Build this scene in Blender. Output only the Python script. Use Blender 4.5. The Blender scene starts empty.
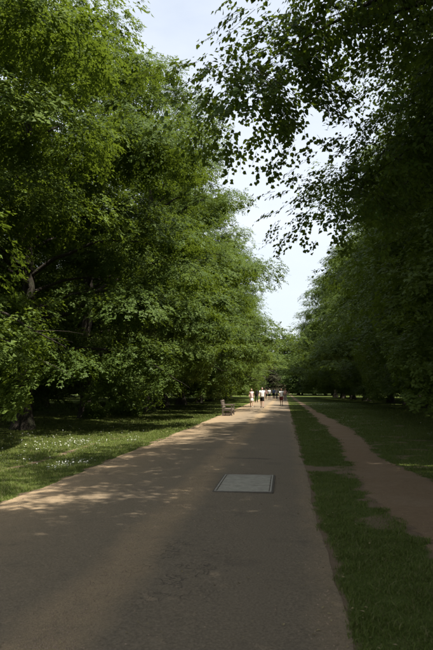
import bpy, bmesh, math, random
import numpy as np
from mathutils import Vector, Matrix

R_ = math.radians
S = bpy.context.scene
COL = S.collection

# ------------------------------------------------------------------ camera
# pixels of the photograph (433 x 650) -> road frame: origin under the camera,
# +Y along the avenue, +X to the right
F_PX, VPX, VPY, CAM_H = 632.0, 284.0, 389.5, 1.65
cam_d = bpy.data.cameras.new('camera')
cam = bpy.data.objects.new('camera', cam_d)
COL.objects.link(cam)
cam_d.sensor_fit = 'VERTICAL'
cam_d.sensor_height = 36.0
cam_d.lens = 36.0 * F_PX / 650.0
cam_d.clip_start = 0.1
cam_d.clip_end = 3000
cam.location = (0, 0, CAM_H)
yaw = math.atan2(VPX - 216.5, F_PX)
pitch = math.atan2(VPY - 325.0, math.hypot(F_PX, VPX - 216.5))
cam.rotation_euler = (math.pi / 2 + pitch, 0, yaw)
cam_d.dof.use_dof = True
cam_d.dof.focus_distance = 34
cam_d.dof.aperture_fstop = 4.5
S.camera = cam

# ------------------------------------------------------------------ sky + sun
SUN_AZ, SUN_EL = R_(124), R_(62)
W = bpy.data.worlds.new('World'); S.world = W; W.use_nodes = True
nt = W.node_tree; nt.nodes.clear()
out = nt.nodes.new('ShaderNodeOutputWorld')
bg = nt.nodes.new('ShaderNodeBackground'); bg.inputs['Strength'].default_value = 0.10
sky = nt.nodes.new('ShaderNodeTexSky'); sky.sky_type = 'NISHITA'; sky.sun_disc = False
sky.sun_elevation = SUN_EL; sky.sun_rotation = SUN_AZ
sky.air_density = 1.2; sky.dust_density = 2.5; sky.ozone_density = 1.0
tc = nt.nodes.new('ShaderNodeTexCoord')
mp = nt.nodes.new('ShaderNodeMapping'); mp.inputs['Scale'].default_value = (1.5, 1.5, 4.0)
nz = nt.nodes.new('ShaderNodeTexNoise'); nz.inputs['Scale'].default_value = 1.6
nz.inputs['Detail'].default_value = 6; nz.inputs['Roughness'].default_value = 0.55
rp = nt.nodes.new('ShaderNodeMapRange')
rp.inputs['From Min'].default_value = 0.3; rp.inputs['From Max'].default_value = 0.7
rp.inputs['To Min'].default_value = 0.60; rp.inputs['To Max'].default_value = 0.97
mx = nt.nodes.new('ShaderNodeMix'); mx.data_type = 'RGBA'
mx.inputs['B'].default_value = (4.6, 4.9, 5.35, 1)          # thin bright high cloud
nt.links.new(tc.outputs['Generated'], mp.inputs['Vector'])
nt.links.new(mp.outputs['Vector'], nz.inputs['Vector'])
nt.links.new(nz.outputs['Fac'], rp.inputs['Value'])
nt.links.new(rp.outputs['Result'], mx.inputs['Factor'])
nt.links.new(sky.outputs['Color'], mx.inputs['A'])
nt.links.new(mx.outputs['Result'], bg.inputs['Color'])
nt.links.new(bg.outputs['Background'], out.inputs['Surface'])

sun_d = bpy.data.lights.new('sun', 'SUN'); sun = bpy.data.objects.new('sun', sun_d); COL.objects.link(sun)
sun_d.energy = 4.8; sun_d.angle = R_(0.6); sun_d.color = (1.0, 0.94, 0.84)
sv = Vector((math.sin(SUN_AZ) * math.cos(SUN_EL), math.cos(SUN_AZ) * math.cos(SUN_EL), math.sin(SUN_EL)))
sun.rotation_euler = sv.to_track_quat('Z', 'Y').to_euler()
sun.location = (30, -15, 60)

S.view_settings.view_transform = 'Standard'
S.view_settings.look = 'None'
S.view_settings.gamma = 1.0
S.view_settings.use_curve_mapping = False
S.view_settings.exposure = 1.1
S.render.engine = 'CYCLES'
S.cycles.use_denoising = True
S.cycles.max_bounces = 7
S.cycles.diffuse_bounces = 4
S.cycles.transmission_bounces = 5
S.cycles.caustics_reflective = False
S.cycles.caustics_refractive = False

# ------------------------------------------------------------------ helpers
def tag(o, label=None, cat=None, group=None, kind=None):
    if label: o['label'] = label
    if cat: o['category'] = cat
    if group: o['group'] = group
    if kind: o['kind'] = kind
    return o

def empty(name, loc=(0, 0, 0), rz=0.0):
    o = bpy.data.objects.new(name, None); COL.objects.link(o)
    o.location = loc; o.rotation_euler = (0, 0, rz); o.empty_display_size = 0.3
    return o

def link(name, me, parent=None):
    o = bpy.data.objects.new(name, me); COL.objects.link(o)
    if parent: o.parent = parent
    return o

def np_mesh(name, verts, faces, mat=None, smooth=False):
    """verts (n,3); faces (m,k) all of the same size"""
    me = bpy.data.meshes.new(name)
    verts = np.ascontiguousarray(verts, dtype=np.float32); faces = np.ascontiguousarray(faces, dtype=np.int32)
    m, k = faces.shape
    me.vertices.add(len(verts)); me.vertices.foreach_set('co', verts.ravel())
    me.loops.add(m * k); me.loops.foreach_set('vertex_index', faces.ravel())
    me.polygons.add(m)
    me.polygons.foreach_set('loop_start', np.arange(0, m * k, k, dtype=np.int32))
    me.polygons.foreach_set('loop_total', np.full(m, k, dtype=np.int32))
    me.polygons.foreach_set('use_smooth', np.full(m, smooth, dtype=bool))
    me.update(calc_edges=True)
    if mat: me.materials.append(mat)
    return me

def bm_mesh(name, bm, mat=None, smooth=False):
    me = bpy.data.meshes.new(name); bm.to_mesh(me); bm.free()
    if smooth:
        for p in me.polygons: p.use_smooth = True
    if mat: me.materials.append(mat)
    return me

def nrm(a):
    return a / np.maximum(np.linalg.norm(a, axis=-1, keepdims=True), 1e-9)

class Tubes:
    """collects swept tubes (quads) into one vertex / face list"""
    def __init__(s): s.v = []; s.f = []; s.n = 0
    def add(s, pts, rad, k=6, flat=1.0, wob=None):
        pts = np.asarray(pts, float); rad = np.asarray(rad, float); m = len(pts)
        t = np.gradient(pts, axis=0); t = nrm(t)
        ref = np.array([0, 0, 1.0]) if abs(t[:, 2]).mean() < 0.8 else np.array([0, 1.0, 0])
        a = nrm(np.cross(t, ref)); b = np.cross(t, a)
        th = np.arange(k) * 2 * math.pi / k
        ring = rad[:, None]
        if wob is not None: ring = ring * wob
        V = pts[:, None, :] + a[:, None, :] * (np.cos(th)[None, :] * ring)[..., None] \
            + b[:, None, :] * (np.sin(th)[None, :] * ring * flat)[..., None]
        i = np.arange(m - 1)[:, None] * k; j = np.arange(k)[None, :]; j2 = (j + 1) % k
        F = np.stack([i + j, i + j2, i + k + j2, i + k + j], -1).reshape(-1, 4) + s.n
        s.v.append(V.reshape(-1, 3)); s.f.append(F); s.n += m * k
        # caps as degenerate-free fans are skipped for branches; callers that need caps taper to ~0
    def mesh(s, name, mat, smooth=True):
        return np_mesh(name, np.concatenate(s.v), np.concatenate(s.f), mat, smooth)

# ------------------------------------------------------------------ materials
def new_mat(name):
    m = bpy.data.materials.new(name); m.use_nodes = True
    n = m.node_tree; n.nodes.clear()
    o = n.nodes.new('ShaderNodeOutputMaterial')
    return m, n, o

class NB:
    """small node builder"""
    def __init__(s, nt): s.nt = nt
    def node(s, t, **kw):
        n = s.nt.nodes.new(t)
        for k, v in kw.items():
            if k in n.inputs: s.set(n.inputs[k], v)
            else: setattr(n, k, v)
        return n
    def set(s, inp, v):
        if hasattr(v, 'is_output'): s.nt.links.new(v, inp)
        else: inp.default_value = v
    def math(s, op, a, b=0.0, c=None, clamp=False):
        n = s.nt.nodes.new('ShaderNodeMath'); n.operation = op; n.use_clamp = clamp
        s.set(n.inputs[0], a); s.set(n.inputs[1], b)
        if c is not None: s.set(n.inputs[2], c)
        return n.outputs[0]
    def mix(s, f, a, b, mode='MIX'):
        n = s.nt.nodes.new('ShaderNodeMix'); n.data_type = 'RGBA'; n.blend_type = mode
        s.set(n.inputs['Factor'], f); s.set(n.inputs['A'], a); s.set(n.inputs['B'], b)
        return n.outputs['Result']
    def noise(s, vec, scale, detail=4, rough=0.55, dist=0.0):
        n = s.node('ShaderNodeTexNoise', Scale=scale, Detail=detail, Roughness=rough, Distortion=dist)
        if vec is not None: s.set(n.inputs['Vector'], vec)
        return n.outputs['Fac']
    def remap(s, v, a, b, c=0.0, d=1.0, smooth=False):
        n = s.nt.nodes.new('ShaderNodeMapRange'); n.clamp = True
        if smooth: n.interpolation_type = 'SMOOTHSTEP'
        s.set(n.inputs['Value'], v)
        for k, x in zip(('From Min', 'From Max', 'To Min', 'To Max'), (a, b, c, d)): s.set(n.inputs[k], x)
        return n.outputs['Result']
    def bump(s, h, strength, dist):
        n = s.node('ShaderNodeBump', Strength=strength, Distance=dist); s.set(n.inputs['Height'], h)
        return n.outputs['Normal']
    def principled(s, col, rough=0.8, spec=0.3, normal=None):
        n = s.nt.nodes.new('ShaderNodeBsdfPrincipled')
        s.set(n.inputs['Base Color'], col); s.set(n.inputs['Roughness'], rough)
        s.set(n.inputs['Specular IOR Level'], spec)
        if normal is not None: s.set(n.inputs['Normal'], normal)
        return n

def rgb(r, g, b): return (r, g, b, 1.0)

def leaf_mat(name, dark, light, trans, tfac=0.30, rough=0.5):
    m, n, o = new_mat(name); B = NB(n)
    geo = B.node('ShaderNodeNewGeometry')
    oi = B.node('ShaderNodeObjectInfo')
    tcn = B.node('ShaderNodeTexCoord')
    clump = B.noise(tcn.outputs['Object'], 0.55, 3, 0.6)
    f = B.math('ADD', B.math('MULTIPLY', geo.outputs['Random Per Island'], 0.55), B.math('MULTIPLY', B.math('SUBTRACT', clump, 0.5), 1.1), clamp=True)
    f = B.math('ADD', f, B.math('MULTIPLY', B.math('SUBTRACT', oi.outputs['Random'], 0.5), 0.5), clamp=True)
    col = B.mix(f, dark, light)
    # undersides a little paler
    col2 = B.mix(B.math('MULTIPLY', geo.outputs['Backfacing'], 0.35), col, B.mix(0.5, col, rgb(0.14, 0.19, 0.06)))
    p = B.principled(col2, rough, 0.09)
    t = B.node('ShaderNodeBsdfTranslucent'); B.set(t.inputs['Color'], B.mix(f, trans, tuple(min(1, c * 1.35) for c in trans[:3]) + (1,)))
    ms = B.node('ShaderNodeMixShader'); ms.inputs[0].default_value = tfac
    n.links.new(p.outputs[0], ms.inputs[1]); n.links.new(t.outputs[0], ms.inputs[2])
    n.links.new(ms.outputs[0], o.inputs['Surface'])
    return m

M_LEAF = leaf_mat('lime_leaf', rgb(0.043, 0.074, 0.015), rgb(0.140, 0.188, 0.036), rgb(0.160, 0.222, 0.020))
M_LEAF_FAR = leaf_mat('pale_leaf', rgb(0.050, 0.085, 0.018), rgb(0.105, 0.150, 0.036), rgb(0.11, 0.17, 0.025))
M_LEAF_RED = leaf_mat('copper_leaf', rgb(0.016, 0.009, 0.009), rgb(0.034, 0.017, 0.015), rgb(0.03, 0.010, 0.010), 0.2)
M_SHRUB = leaf_mat('shrub_leaf', rgb(0.06, 0.10, 0.02), rgb(0.12, 0.16, 0.035), rgb(0.13, 0.18, 0.02))

def bark_mat():
    m, n, o = new_mat('bark'); B = NB(n)
    tcn = B.node('ShaderNodeTexCoord')
    mp = B.node('ShaderNodeMapping'); mp.inputs['Scale'].default_value = (7, 7, 1.2)
    n.links.new(tcn.outputs['Object'], mp.inputs['Vector'])
    v = B.node('ShaderNodeTexVoronoi', Scale=2.2, feature='DISTANCE_TO_EDGE'); n.links.new(mp.outputs[0], v.inputs['Vector'])
    ns = B.noise(mp.outputs[0], 2.5, 6, 0.65)
    h = B.math('ADD', B.remap(v.outputs['Distance'], 0, 0.25), ns)
    col = B.mix(ns, rgb(0.020, 0.016, 0.012), rgb(0.062, 0.053, 0.042))
    moss = B.remap(B.noise(tcn.outputs['Object'], 1.3, 4), 0.52, 0.7)
    col = B.mix(B.math('MULTIPLY', moss, 0.5), col, rgb(0.035, 0.045, 0.018))
    p = B.principled(col, 0.9, 0.15, B.bump(h, 0.8, 0.02))
    n.links.new(p.outputs[0], o.inputs['Surface'])
    return m
M_BARK = bark_mat()

def simple_mat(name, col, rough=0.8, spec=0.3, var=0.2, scale=30.0, bump=0.0, stretch=None):
    m, n, o = new_mat(name); B = NB(n)
    tcn = B.node('ShaderNodeTexCoord'); vec = tcn.outputs['Object']
    if stretch:
        mp = B.node('ShaderNodeMapping'); mp.inputs['Scale'].default_value = stretch
        n.links.new(vec, mp.inputs['Vector']); vec = mp.outputs[0]
    ns = B.noise(vec, scale, 5, 0.6)
    c = B.mix(ns, tuple(x * (1 - var) for x in col[:3]) + (1,), tuple(min(1, x * (1 + var)) for x in col[:3]) + (1,))
    p = B.principled(c, rough, spec, B.bump(ns, 0.6, bump) if bump else None)
    n.links.new(p.outputs[0], o.inputs['Surface'])
    return m

# ------------------------------------------------------------------ ground
RXL, RXR = -4.04, 0.39
ROAD_Y0, ROAD_Y1 = -30.0, 150.0
rng = np.random.default_rng(7)

def fbm1(x, seed, octs=((0.25, 1.0), (0.9, 0.5), (2.7, 0.28), (7.0, 0.14))):
    r = np.random.default_rng(seed); y = 0
    for f, a in octs:
        y = y + a * np.sin(x * f * 2 * math.pi / 3 + r.uniform(0, 6.28)) * np.cos(x * f * 1.37 + r.uniform(0, 6.28))
    return y

def vnoise(x, y, cell, seed):
    """smooth value noise"""
    r = np.random.default_rng(seed); T = r.random((64, 64))
    u = x / cell; v = y / cell
    i = np.floor(u).astype(int); j = np.floor(v).astype(int)
    a = u - i; b = v - j; a = a * a * (3 - 2 * a); b = b * b * (3 - 2 * b)
    g = lambda p, q: T[p % 64, q % 64]
    return (g(i, j) * (1 - a) + g(i + 1, j) * a) * (1 - b) + (g(i, j + 1) * (1 - a) + g(i + 1, j + 1) * a) * b

def road_left(y):  return RXL + 0.05 * fbm1(y, 1)
def road_right(y): return RXR + 0.035 * fbm1(y, 2)

PATH_Y = np.array([-10, 3.0, 6.5, 8.4, 10.8, 13.5, 15.7, 20, 25.7, 35, 48, 67, 80, 110, 150.])
PATH_L = np.array([1.7, 1.60, 1.50, 1.34, 1.26, 1.30, 1.44, 1.62, 1.78, 1.80, 1.74, 1.74, 1.62, 1.5, 1.5])
PATH_R = np.array([3.1, 3.05, 3.00, 2.92, 2.74, 2.48, 2.32, 2.50, 2.70, 2.62, 2.42, 2.26, 2.1, 2.0, 2.0])
def path_left(y):  return np.interp(y, PATH_Y, PATH_L) + 0.10 * fbm1(y, 3)
def path_right(y): return np.interp(y, PATH_Y, PATH_R) + 0.07 * fbm1(y, 4)

def bare(x, y):
    """how far the turf is worn away, 0..1 (dirt path, trodden track, road edges)"""
    pl, pr = path_left(y), path_right(y)
    n1 = vnoise(x + 50, y, 0.35, 11) * 0.6 + vnoise(x + 50, y, 0.12, 12) * 0.4
    d = np.minimum(x - pl, pr - x)                               # + inside the path
    b = np.clip(0.55 + (d + 0.50 * (n1 - 0.5)) / 0.22, 0, 1)
    # worn link between road and path about 13.5 m out
    lk = np.exp(-((y - 13.6) / 1.0) ** 2) * (x > 0.3) * (x < 1.8)
    b = np.maximum(b, np.clip(lk * 1.1 + (n1 - 0.5) * 1.8 - 0.25, 0, 1))
    lk2 = np.exp(-((y - 10.2) / 1.2) ** 2) * np.clip((x - 0.9) / 0.4, 0, 1) * (x < 1.8)
    b = np.maximum(b, np.clip(lk2 + (n1 - 0.5) * 1.6 - 0.2, 0, 1))
    # thin, scuffed patches of turf beside the path
    n4 = vnoise(x + 70, y + 70, 0.8, 14) * 0.65 + n1 * 0.35
    b = np.maximum(b, np.clip((n4 - 0.60) * 4.0, 0, 0.62) * ((x > 0.4) & (x < 5.5)))
    # road edges
    e = np.minimum(np.abs(x - RXL), np.abs(x - RXR))
    b = np.maximum(b, np.clip(1.0 - e / 0.11 + (n1 - 0.5) * 1.4, 0, 1))
    # trodden track on the left verge
    tr = -5.72 + 0.10 * fbm1(y, 9)
    t = np.clip(1 - np.abs(x - tr) / 0.24, 0, 1) * np.clip(1.2 - np.abs(y - 13) / 16, 0.25, 1)
    b = np.maximum(b, np.clip(t * 1.35 + (n1 - 0.5) * 1.5 - 0.45, 0, 0.8))
    return b

def make_lawn():
    xs = np.concatenate([np.linspace(-420, -40, 16), np.linspace(-38, -15, 18), np.arange(-14, 8.01, 0.15), np.linspace(9, 40, 16), np.linspace(60, 420, 14)])
    ys = np.concatenate([np.linspace(-160, -10, 10), np.linspace(-6, 2.2, 5), np.arange(2.5, 45, 0.18), np.linspace(45.5, 110, 90), np.linspace(115, 200, 16), np.linspace(230, 700, 12)])
    X, Y = np.meshgrid(xs, ys)
    bb = bare(X, Y)
    Z = 0.018 * (vnoise(X + 500, Y + 500, 2.7, 21) - 0.5) + 0.012 * (vnoise(X + 500, Y + 500, 0.5, 22) - 0.5)
    inroad = np.clip((np.minimum(X - RXL, RXR - X) + 0.5) / 0.25, 0, 1)
    inpath = np.clip((np.minimum(X - path_left(Y), path_right(Y) - X) + 0.7) / 0.3, 0, 1)
    far = np.clip((Y - 40) / 10, 0, 1)
    Z = Z * (1 - np.maximum(np.maximum(inroad, inpath), far)) 
    nx, ny = len(xs), len(ys)
    V = np.stack([X, Y, Z], -1).reshape(-1, 3)
    i = np.arange(ny - 1)[:, None] * nx; j = np.arange(nx - 1)[None, :]
    Fc = np.stack([i + j, i + j + 1, i + nx + j + 1, i + nx + j], -1).reshape(-1, 4)
    m, n, o = new_mat('lawn'); B = NB(n)
    geo = B.node('ShaderNodeNewGeometry'); pos = geo.outputs['Position']
    at = B.node('ShaderNodeAttribute', attribute_name='bare')
    n1 = B.noise(pos, 0.35, 5, 0.6); n2 = B.noise(pos, 6.0, 5, 0.65); n3 = B.noise(pos, 60.0, 3, 0.6)
    g = B.mix(n3, rgb(0.036, 0.054, 0.010), rgb(0.105, 0.135, 0.028))
    g = B.mix(B.remap(n1, 0.35, 0.7), g, B.mix(n3, rgb(0.046, 0.066, 0.012), rgb(0.115, 0.145, 0.032)))
    g = B.mix(B.math('MULTIPLY', B.remap(n2, 0.5, 0.75), 0.45), g, rgb(0.10, 0.09, 0.04))
    soil = B.mix(n2, rgb(0.16, 0.112, 0.070), rgb(0.29, 0.21, 0.138))
    soil = B.mix(B.math('MULTIPLY', n3, 0.4), soil, rgb(0.08, 0.06, 0.045))
    c = B.mix(B.remap(B.math('ADD', at.outputs['Fac'], B.math('MULTIPLY', B.math('SUBTRACT', n3, 0.5), 0.5)), 0.35, 0.65), g, soil)
    p = B.principled(c, 0.95, 0.1, B.bump(B.math('ADD', n3, n2), 0.9, 0.03))
    n.links.new(p.outputs[0], o.inputs['Surface'])
    me = np_mesh('lawn', V, Fc, m, True)
    a = me.attributes.new('bare', 'FLOAT', 'POINT'); a.data.foreach_set('value', bb.ravel().astype(np.float32))
    return tag(link('lawn', me), kind='structure')
make_lawn()

def strip_mesh(name, y, xl, xr, zf, mat, nx=10):
    u = np.linspace(0, 1, nx)[None, :]
    X = xl[:, None] * (1 - u) + xr[:, None] * u
    Y = np.repeat(y[:, None], nx, 1); Z = zf(X, Y, u + 0 * X)
    V = np.stack([X, Y, Z], -1).reshape(-1, 3)
    i = np.arange(len(y) - 1)[:, None] * nx; j = np.arange(nx - 1)[None, :]
    Fc = np.stack([i + j, i + j + 1, i + nx + j + 1, i + nx + j], -1).reshape(-1, 4)
    return np_mesh(name, V, Fc, mat, True)

def road_mat():
    m, n, o = new_mat('worn_asphalt'); B = NB(n)
    geo = B.node('ShaderNodeNewGeometry'); pos = geo.outputs['Position']
    sep = B.node('ShaderNodeSeparateXYZ'); n.links.new(pos, sep.inputs[0])
    x, y = sep.outputs['X'], sep.outputs['Y']
    big = B.noise(pos, 0.45, 5, 0.6); mid = B.noise(pos, 3.0, 6, 0.65); fine = B.remap(B.noise(pos, 48, 5, 0.75), 0.28, 0.72); grit = B.noise(pos, 210, 2, 0.6)
    xw = B.math('ADD', x, B.math('MULTIPLY', B.math('SUBTRACT', B.noise(pos, 0.8, 4), 0.5), 0.55))
    asph = B.mix(fine, rgb(0.088, 0.069, 0.046), rgb(0.276, 0.216, 0.146))
    dust = B.mix(fine, rgb(0.115, 0.088, 0.056), rgb(0.285, 0.220, 0.143))
    gravel = B.mix(B.remap(grit, 0.3, 0.7), rgb(0.125, 0.088, 0.052), rgb(0.47, 0.345, 0.205))
    # stretched wheel-polish streaks along the road
    mpn = B.node('ShaderNodeMapping'); mpn.inputs['Scale'].default_value = (2.2, 0.12, 1); n.links.new(pos, mpn.inputs['Vector'])
    streak = B.noise(mpn.outputs[0], 1.0, 5, 0.6)
    left = B.remap(xw, -1.35, -2.1)                                      # sandy left half
    c = B.mix(B.math('MULTIPLY', left, B.remap(big, 0.3, 0.6, 0.45, 1.0)), asph, dust)
    c = B.mix(B.math('MULTIPLY', B.remap(streak, 0.5, 0.72), 0.35), c, dust)
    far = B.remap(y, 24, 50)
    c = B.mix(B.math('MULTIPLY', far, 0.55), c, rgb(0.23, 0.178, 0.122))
    # loose-gravel seam and margins
    band = B.math('SUBTRACT', 1.0, B.remap(B.math('ABSOLUTE', B.math('ADD', xw, 1.52)), 0.12, 0.38))
    edgeL = B.remap(xw, -2.5, -3.7); edgeR = B.remap(xw, 0.12, 0.36)
    gm = B.math('MAXIMUM', B.math('MULTIPLY', band, 1.0), B.math('MAXIMUM', B.math('MULTIPLY', edgeL, 0.9), B.math('MULTIPLY', edgeR, 0.55)))
    gm = B.math('MULTIPLY', gm, B.remap(B.math('ADD', mid, B.math('MULTIPLY', fine, 0.5)), 0.45, 0.8, 0.35, 1.0))
    c = B.mix(gm, c, gravel)
    # crazed cracks
    wv = B.node('ShaderNodeVectorMath', operation='ADD'); n.links.new(pos, wv.inputs[0])
    nv = B.node('ShaderNodeTexNoise', Scale=4.0, Detail=3); n.links.new(pos, nv.inputs['Vector'])
    sc = B.node('ShaderNodeVectorMath', operation='SCALE'); sc.inputs['Scale'].default_value = 0.42; n.links.new(nv.outputs['Color'], sc.inputs[0])
    n.links.new(sc.outputs[0], wv.inputs[1])
    vo = B.node('ShaderNodeTexVoronoi', feature='DISTANCE_TO_EDGE', Scale=7.5); n.links.new(wv.outputs[0], vo.inputs['Vector'])
    crack = B.math('SUBTRACT', 1.0, B.remap(vo.outputs['Distance'], 0.004, 0.07))
    dx = B.math('DIVIDE', B.math('ADD', x, 0.95), 0.55); dy = B.math('DIVIDE', B.math('SUBTRACT', y, 5.9), 1.5)
    rr = B.math('ADD', B.math('MULTIPLY', dx, dx), B.math('MULTIPLY', dy, dy))
    zone = B.remap(B.math('ADD', rr, B.math('MULTIPLY', B.math('SUBTRACT', mid, 0.5), 1.6)), 1.15, 0.35)
    zone2 = B.math('MULTIPLY', B.remap(B.noise(pos, 0.33, 3), 0.60, 0.70), 0.5)
    zone = B.math('MAXIMUM', zone, zone2)
    crack = B.math('MULTIPLY', crack, B.math('MULTIPLY', zone, B.remap(mid, 0.42, 0.60, 0.0, 1)))
    # one long transverse crack beyond the cover
    cy = B.math('ABSOLUTE', B.math('SUBTRACT', B.math('ADD', y, B.math('MULTIPLY', B.math('SUBTRACT', mid, 0.5), 0.5)), 15.1))
    cr2 = B.math('MULTIPLY', B.math('SUBTRACT', 1.0, B.remap(cy, 0.03, 0.12)), B.math('MULTIPLY', B.remap(x, -1.5, -1.3), B.remap(x, -0.25, -0.45)))
    crack = B.math('MAXIMUM', crack, cr2)
    c = B.mix(B.math('MULTIPLY', crack, 0.6), c, rgb(0.022, 0.018, 0.015))
    # stones showing in the surface
    vs = B.node('ShaderNodeTexVoronoi', Scale=95.0); n.links.new(pos, vs.inputs['Vector'])
    st = B.remap(B.node('ShaderNodeSeparateColor').outputs[0], 0, 1) if False else None
    spk = B.math('MULTIPLY', B.remap(vs.outputs['Distance'], 0.32, 0.18), B.remap(fine, 0.55, 0.7))
    c = B.mix(B.math('MULTIPLY', spk, 0.35), c, rgb(0.33, 0.28, 0.22))
    stain = B.remap(B.noise(pos, 1.1, 5, 0.7), 0.56, 0.68)
    c = B.mix(B.math('MULTIPLY', stain, 0.25), c, rgb(0.05, 0.042, 0.035))
    h = B.math('SUBTRACT', B.math('ADD', B.math('MULTIPLY', fine, 0.6), B.math('ADD', B.math('MULTIPLY', grit, 0.5), B.math('MULTIPLY', mid, 0.7))), B.math('MULTIPLY', crack, 1.2))
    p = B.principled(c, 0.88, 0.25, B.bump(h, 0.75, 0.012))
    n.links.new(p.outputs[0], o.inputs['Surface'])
    return m
yr = np.concatenate([np.arange(ROAD_Y0, 2, 1.0), np.arange(2, 50, 0.12), np.arange(50, ROAD_Y1, 0.8)])
road = strip_mesh('road', yr, road_left(yr), road_right(yr),
                  lambda X, Y, u: 0.006 + 0.03 * (1 - (2 * u - 1) ** 2) * np.clip(1, 0, 1) + 0.004 * (vnoise(X + 200, Y + 200, 0.8, 31) - 0.5) * (1 - np.abs(2 * u - 1)), road_mat(), 24)
tag(link('road', road), kind='structure')

def soil_mat():
    m, n, o = new_mat('trodden_soil'); B = NB(n)
    geo = B.node('ShaderNodeNewGeometry'); pos = geo.outputs['Position']
    n1 = B.noise(pos, 0.9, 5, 0.6); n2 = B.noise(pos, 9.0, 6, 0.7); n3 = B.noise(pos, 85, 3, 0.7)
    c = B.mix(n2, rgb(0.165, 0.108, 0.063), rgb(0.330, 0.228, 0.138))
    c = B.mix(B.math('MULTIPLY', n3, 0.55), c, rgb(0.14, 0.098, 0.062))
    c = B.mix(B.math('MULTIPLY', B.remap(n1, 0.45, 0.7), 0.4), c, rgb(0.28, 0.22, 0.155))
    vs = B.node('ShaderNodeTexVoronoi', Scale=60.0); n.links.new(pos, vs.inputs['Vector'])
    c = B.mix(B.math('MULTIPLY', B.math('MULTIPLY', B.remap(vs.outputs['Distance'], 0.3, 0.15), B.remap(n2, 0.5, 0.65)), 0.5), c, rgb(0.3, 0.25, 0.2))
    p = B.principled(c, 0.95, 0.12, B.bump(B.math('ADD', B.math('MULTIPLY', n2, 1.5), n3), 0.8, 0.015))
    n.links.new(p.outputs[0], o.inputs['Surface'])
    return m
M_SOIL = soil_mat()
yp = np.concatenate([np.arange(-10, 3, 0.5), np.arange(3, 40, 0.1), np.arange(40, 135, 0.6)])
fp = strip_mesh('footpath', yp, path_left(yp) + 0.02 + 0.14 * (rng.random(len(yp)) - .5), path_right(yp) - 0.02 + 0.14 * (rng.random(len(yp)) - .5),
                lambda X, Y, u: 0.003 + (0.001 + 0.007 * vnoise(X + 300, Y + 300, 0.45, 41)) * np.clip(np.minimum(u, 1 - u) / 0.12, 0, 1), M_SOIL, 14)
tag(link('footpath', fp), kind='structure')

# ------------------------------------------------------------------ trees
def bez(p0, p1, p2, s):
    s = s[:, None]
    return (1 - s) ** 2 * p0 + 2 * s * (1 - s) * p1 + s ** 2 * p2

def leaf_faces(base, tip_dir, nrml, L, wid, detail):
    """base (n,3); builds folded leaves; returns verts, faces"""
    n = len(base)
    side = nrm(np.cross(tip_dir, nrml)); up = np.cross(side, tip_dir)
    L = L[:, None]; w = L * wid
    if detail < 0:          # one broad pointed triangle, for crowns seen from 15 m and more
        V = np.stack([base + side * w * 0.5 + tip_dir * L * 0.08, base - side * w * 0.5 + tip_dir * L * 0.08, base + tip_dir * L], 1).reshape(-1, 3)
        F = np.arange(3 * n).reshape(-1, 3)
    elif detail == 0:
        P = [base, base + tip_dir * L * 0.42 + side * w * 0.5 + up * L * 0.10, base + tip_dir * L, base + tip_dir * L * 0.42 - side * w * 0.5 + up * L * 0.10]
        V = np.stack(P, 1).reshape(-1, 3)
        i = np.arange(n)[:, None] * 4
        F = np.concatenate([i + [0, 1, 2], i + [0, 2, 3]], 1).reshape(-1, 3)
    else:   # heart-shaped: base, two shoulders a side, drooped tip
        P = [base,
             base - tip_dir * L * 0.06 + side * w * 0.30 + up * L * 0.06,
             base + tip_dir * L * 0.38 + side * w * 0.52 + up * L * 0.10,
             base + tip_dir * L - up * L * 0.10,
             base + tip_dir * L * 0.38 - side * w * 0.52 + up * L * 0.10,
             base - tip_dir * L * 0.06 - side * w * 0.30 + up * L * 0.06]
        V = np.stack(P, 1).reshape(-1, 3)
        i = np.arange(n)[:, None] * 6
        F = np.concatenate([i + [0, 1, 2], i + [0, 2, 3], i + [0, 3, 4], i + [0, 4, 5]], 1).reshape(-1, 3)
    return V, F

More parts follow.
